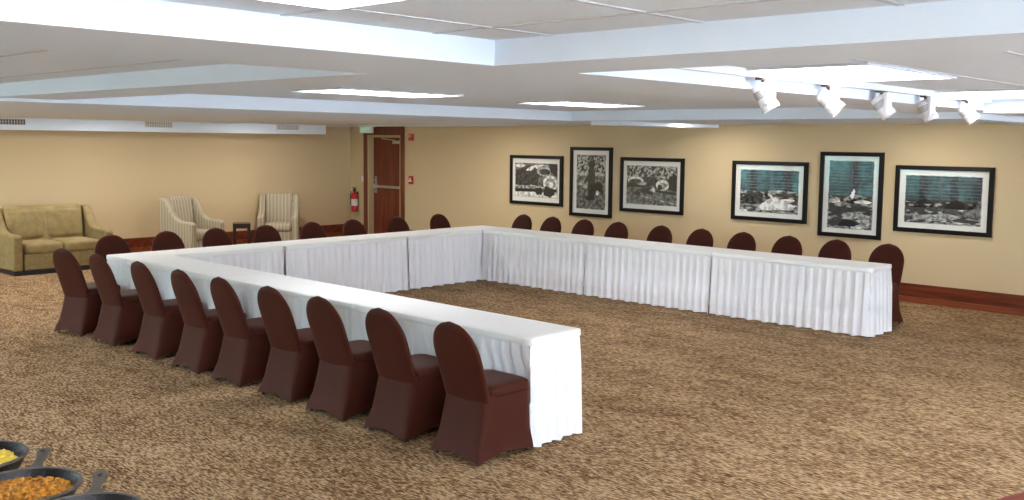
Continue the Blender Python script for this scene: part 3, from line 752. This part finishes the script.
# ------------------------------------------------------------------ sofa
def prism(bm, poly, a0, a1, axis='Y', mi=0):
    """extrude polygon (list of (p,z)) between a0 and a1; axis = extrusion axis"""
    f = (lambda p, z, a: (p, a, z)) if axis == 'Y' else (lambda p, z, a: (a, p, z))
    A = [bm.verts.new(f(p, z, a0)) for p, z in poly]; B = [bm.verts.new(f(p, z, a1)) for p, z in poly]
    n = len(poly)
    bm.faces.new(A[::-1]).material_index = mi; bm.faces.new(B).material_index = mi
    for i in range(n): bm.faces.new((A[i], A[(i + 1) % n], B[(i + 1) % n], B[i])).material_index = mi
def cushion(bm, x0, x1, y0, y1, z0, z1, puff=.02):
    cx, cy = (x0 + x1) / 2, (y0 + y1) / 2; hx, hy = (x1 - x0) / 2, (y1 - y0) / 2
    rings = []
    for k in range(9):
        t_ = k / 8; s = 1 - .055 * abs(2 * t_ - 1) ** 3
        rings.append([(x, y, z0 + (z1 - z0) * t_) for x, y, _ in sring(cx, cy, 0, hx * s, hy * s, 9, 36)])
    rings.append([(x, y, z1 + puff * .6) for x, y, _ in sring(cx, cy, 0, hx * .8, hy * .8, 6, 36)])
    rings.append([(x, y, z1 + puff) for x, y, _ in sring(cx, cy, 0, hx * .45, hy * .45, 4, 36)])
    loft(bm, rings, True, True)
# local frame: faces +X, width along Y
s = thing('loveseat_sofa', 'olive tan velvet two-seat sofa against the left wall', 'sofa', (-4.78, 1.28, 0), R(2))
SW, SD = .755, .46
bm = bmesh.new(); box(bm, -SD, SD - .06, -SW + .17, SW - .17, .07, .31); bevel(obj('seat_base', bm, M['velvet'], s), .02, 3)
bm = bmesh.new(); box(bm, -SD + .04, SD - .08, -SW + .03, SW - .03, 0, .085); obj('plinth', bm, M['plinth'], s)
for sy in (-1, 1):
    bm = bmesh.new()
    arm = [(-SD, .07), (SD - .03, .07), (SD - .02, .57), (SD - .06, .60), (.02, .61), (-.10, .66), (-.19, .78), (-.26, .90), (-.34, .95), (-SD, .95)]
    a0, a1 = sy * SW, sy * (SW - .14)
    prism(bm, arm, min(a0, a1), max(a0, a1)); bevel(obj('armrest', bm, M['velvet'], s), .03, 4)
bm = bmesh.new(); back = [(-SD + .005, .1), (-.16, .1), (-.20, .45), (-.26, .93), (-.30, .975), (-SD + .03, .975), (-SD + .005, .94)]
prism(bm, back, -SW + .171, SW - .171); bevel(obj('backrest', bm, M['velvet2'], s), .035, 4)
for sy in (-1, 1):
    bm = bmesh.new(); cushion(bm, -.20, SD - .04, min(0, sy * (SW - .175)) + .004, max(0, sy * (SW - .175)) - .004, .315, .45, .025)
    obj('seat_cushion', bm, M['velvet2'], s, smooth=True)
for sy in (-1, 1):
    bm = bmesh.new(); rings = []
    y0, y1 = sorted((.006 * sy, sy * (SW - .18)))
    for k in range(9):
        t_ = k / 8; z = .48 + .44 * t_; off = .05 * math.sin(PI * (.15 + .7 * t_)); x = -.20 - .055 * t_ - .02
        rings.append([(x, y0, z), (x + off * .6, y0 + .03, z), (x + off, (y0 + y1) / 2, z), (x + off * .6, y1 - .03, z), (x, y1, z), (x - .03, y1, z), (x - .03, y0, z)])
    loft(bm, rings, True, True); obj('back_cushion', bm, M['velvet2'], s, smooth=True)

# ------------------------------------------------------------------ striped armchairs
def armchair(loc, rz, label):
    t = thing('striped_armchair', label, 'armchair', loc, rz, 'striped armchairs by the left wall')
    hw, D = .38, .40
    bm = bmesh.new(); box(bm, -D, D - .06, -hw + .12, hw - .12, .06, .30); bevel(obj('seat_base', bm, M['stripe'], t), .02, 3)
    for sy in (-1, 1):
        bm = bmesh.new()
        arm = [(-D, .06), (D - .02, .06), (D, .58), (D - .05, .61), (.10, .62), (.0, .66), (-.09, .74), (-.16, .86), (-.24, .97), (-.33, 1.0), (-D, 1.0)]
        a0, a1 = sorted((sy * hw, sy * (hw - .12)))
        prism(bm, arm, a0, a1); bevel(obj('armrest', bm, M['stripe'], t), .025, 4)
    bm = bmesh.new(); back = [(-D + .01, .1), (-.12, .1), (-.16, .45), (-.25, .99), (-.29, 1.02), (-D + .03, 1.02), (-D + .01, .99)]
    prism(bm, back, -hw + .121, hw - .121); bevel(obj('backrest', bm, M['stripe'], t), .03, 4)
    bm = bmesh.new(); cushion(bm, -.16, D - .03, -hw + .125, hw - .125, .305, .44, .02); obj('seat_cushion', bm, M['stripe'], t, smooth=True)
    for sx in (-1, 1):
        for sy in (-1, 1):
            bm = bmesh.new(); tube(bm, [(sx * (D - .07), sy * (hw - .06), 0), (sx * (D - .07), sy * (hw - .06), .065)], [.018, .026]); obj('leg', bm, M['espresso'], t)
    return t
armchair((-5.05, 3.74, 0), R(15), 'striped beige armchair left of the dark end table, seen from its side')
A2 = armchair((-5.62, 5.86, 0), R(-36), 'striped beige armchair right of the dark end table, facing the viewer')
A2.scale = (1, 1, .955)
t = thing('end_table', 'small dark brown square end table between the striped armchairs', 'side table', (-5.10, 4.74, 0), R(-30))
bm = bmesh.new(); box(bm, -.155, .155, -.155, .155, .475, .51); bevel(obj('tabletop', bm, M['espresso'], t), .004)
bm = bmesh.new(); box(bm, -.14, .14, -.14, .14, .42, .475); obj('apron', bm, M['espresso'], t)
for sx in (-1, 1):
    for sy in (-1, 1):
        bm = bmesh.new(); box(bm, sx * .125 - .028, sx * .125 + .028, sy * .125 - .028, sy * .125 + .028, 0, .475); obj('leg', bm, M['espresso'], t)

# ------------------------------------------------------------------ skillets on the serving table
PC = [(7.06, -3.61), (7.47, -3.60), (7.83, -3.565)]
TZ = .86
t = thing('serving_table', 'black covered serving table under the skillets at the lower left corner', 'table', (7.5, -4.03, 0))
bm = bmesh.new(); box(bm, -1.0, 1.0, -.36, .36, TZ - .03, TZ); bevel(obj('tabletop', bm, M['blackcloth'], t), .008)
for sx in (-1, 1):
    for sy in (-1, 1):
        bm = bmesh.new(); tube(bm, [(sx * .9, sy * .28, 0), (sx * .9, sy * .28, TZ - .03)], .02); obj('leg', bm, M['legmetal'], t)
def skillet(x, y, rz, label, kind):
    rb, rm, h = .142, .168, .05
    st = thing('pan_stand', 'dark wire stand under ' + kind, 'stand', (x, y, TZ), 0, 'stands under the skillets')
    bm = bmesh.new()
    pts = [(.09 * math.cos(2 * PI * k / 16), -.16 + .09 * math.sin(2 * PI * k / 16), .052) for k in range(17)]
    tube(bm, [(-.09, -.13, .052), (-.09, .06, .052)], .005); tube(bm, [(.09, -.13, .052), (.09, .06, .052)], .005)
    for sx in (-.09, .09): tube(bm, [(sx, -.13, .052), (sx, -.13, .0)], .005); tube(bm, [(sx, -.085, .052), (sx, -.085, 0)], .005)
    tube(bm, [(-.09, -.13, .052), (.09, -.13, .052)], .005); tube(bm, [(-.09, .06, .052), (.09, .06, .052)], .005)
    obj('wire_frame', bm, M['ironrim'], st)
    t = thing('cast_iron_skillet', label, 'skillet', (x, y, TZ + .058), rz, 'cast iron skillets on the serving table')
    bm = bmesh.new(); lathe(bm, [(rb, 0), (rm, h), (rm - .007, h + .001), (rb - .012, .008)], 48); o = obj('pan_body', bm, M['iron'], t, smooth=True); autosmooth(o, 30)
    bm = bmesh.new(); lathe(bm, [(rm + .001, h - .006), (rm + .003, h), (rm, h + .003), (rm - .006, h + .003), (rm - .008, h)], 48, cap0=False, cap1=False)
    obj('rim', bm, M['ironrim'], t, smooth=True)
    # handle pointing +Y: wide root, thin neck, teardrop end with a hole
    bm = bmesh.new()
    pr = [(.0, .050), (.012, .040), (.025, .024), (.05, .016), (.08, .0145), (.105, .017), (.125, .020)]
    L_ = [(-w, rm - .006 + d) for d, w in pr]; Rr = [(w, rm - .006 + d) for d, w in pr]
    zt = lambda yy: h - .004 + .12 * (yy - rm)
    def strip(pl, pr_):
        for (a, b), (c_, d_) in zip(zip(pl, pr_), zip(pl[1:], pr_[1:])):
            q = [a, b, d_, c_]; T_ = [bm.verts.new((u, v, zt(v))) for u, v in q]; B_ = [bm.verts.new((u, v, zt(v) - .011)) for u, v in q]
            bm.faces.new(T_); bm.faces.new(B_[::-1]); bm.faces.new((T_[1], T_[2], B_[2], B_[1])); bm.faces.new((T_[3], T_[0], B_[0], B_[3]))
    strip(L_, Rr)
    cyh = rm - .006 + .140; n = 20; rings = [[], [], [], []]
    for k in range(n):
        a = 2 * PI * k / n; xo, yo = .023 * math.cos(a), cyh + .023 * math.sin(a) + (.012 if math.sin(a) > .5 else 0); xi, yi = .008 * math.cos(a), cyh + .010 * math.sin(a)
        rings[0].append((xi, yi, zt(yi) - .011)); rings[1].append((xo, yo, zt(yo) - .011)); rings[2].append((xo, yo, zt(yo) + .0005)); rings[3].append((xi, yi, zt(yi) + .0005))
    loft(bm, rings + [rings[0]], False, False)
    bmesh.ops.remove_doubles(bm, verts=bm.verts[:], dist=.0004)
    o = obj('handle', bm, M['ironrim'], t); bevel(o, .003)
    return t
def lumps(bm, R0, n, sz, zb, seed, cx=0, cy=0, ysc=1, top=.03):
    q = random.Random(seed)
    for i in range(n):
        a = q.random() * 2 * PI; r = R0 * math.sqrt(q.random()); x, y = cx + r * math.cos(a), cy + r * math.sin(a) * ysc
        s_ = sz * (.6 + .8 * q.random()); z = zb + top * (1 - (r / R0) ** 2) * q.random() + .004
        mt = Matrix.Translation((x, y, z)) @ Matrix.Rotation(q.random() * 6, 4, 'Z') @ Matrix.Rotation(q.random() * 6, 4, 'X') @ Matrix.Diagonal((s_, s_ * (.6 + .5 * q.random()), s_ * .6, 1))
        bmesh.ops.create_icosphere(bm, subdivisions=1, radius=1, matrix=mt)
p1 = skillet(*PC[0], R(85), 'cast iron skillet of yellow scrambled eggs at the left edge', 'the skillet of scrambled eggs')
p2 = skillet(*PC[1], R(58), 'cast iron skillet of orange brown potatoes, middle of the three', 'the skillet of potatoes')
p3 = skillet(*PC[2], R(58), 'cast iron skillet cut off by the bottom edge, rightmost of the three', 'the rightmost skillet')
bm = bmesh.new(); lathe(bm, [(.125, .008), (.133, .02), (.105, .036), (.05, .044), (.01, .046)], 24); lumps(bm, .122, 480, .011, .022, 5, top=.032)
o = obj('scrambled_eggs', bm, M['egg'], None, smooth=True, loc=(PC[0][0] + .012, PC[0][1] + .004, TZ + .058)); tag(o, 'yellow scrambled eggs heaped in the left skillet', 'food'); o['kind'] = 'stuff'
bm = bmesh.new(); lathe(bm, [(.130, .008), (.140, .02), (.115, .032), (.05, .040), (.01, .042)], 24); lumps(bm, .134, 560, .0105, .022, 6, top=.024)
o = obj('hash_potatoes', bm, M['hash_'], None, smooth=True, loc=(PC[1][0], PC[1][1], TZ + .058)); tag(o, 'orange brown seasoned potato crumble filling the middle skillet', 'food'); o['kind'] = 'stuff'

# ------------------------------------------------------------------ rust red chair cut off by the lower right corner
t = thing('upholstered_chair', 'rust red upholstered chair cut off by the lower right corner', 'chair', (9.59, -1.075, 0), R(43))
bm = bmesh.new(); rings = []
for k in range(15):
    q_ = k / 14; w = .225 * (1 - max(0, (q_ - .7) / .305) ** 2.2) ** .5; z = .50 + .44 * q_
    rings.append([(x, -.20 - .07 * q_ + y, z) for x, y, _ in sring(0, 0, 0, max(w, .02), .028, 3, 32)])
loft(bm, rings); obj('backrest', bm, M['redchair'], t, smooth=True)
bm = bmesh.new(); cushion(bm, -.23, .23, -.20, .24, .41, .47, .015); obj('seat', bm, M['redchair'], t, smooth=True)
bm = bmesh.new(); tube(bm, [(-.2, -.2, .42), (-.2, -.22, .62)], .012); tube(bm, [(.2, -.2, .42), (.2, -.22, .62)], .012); tube(bm, [(-.2, -.2, .41), (.2, -.2, .41)], .012); obj('back_frame', bm, M['black'], t)
for sx in (-1, 1):
    for y_ in (-.2, .2):
        bm = bmesh.new(); tube(bm, [(sx * .2, y_ * 1.1, 0), (sx * .2, y_, .42)], .012); obj('leg', bm, M['black'], t)
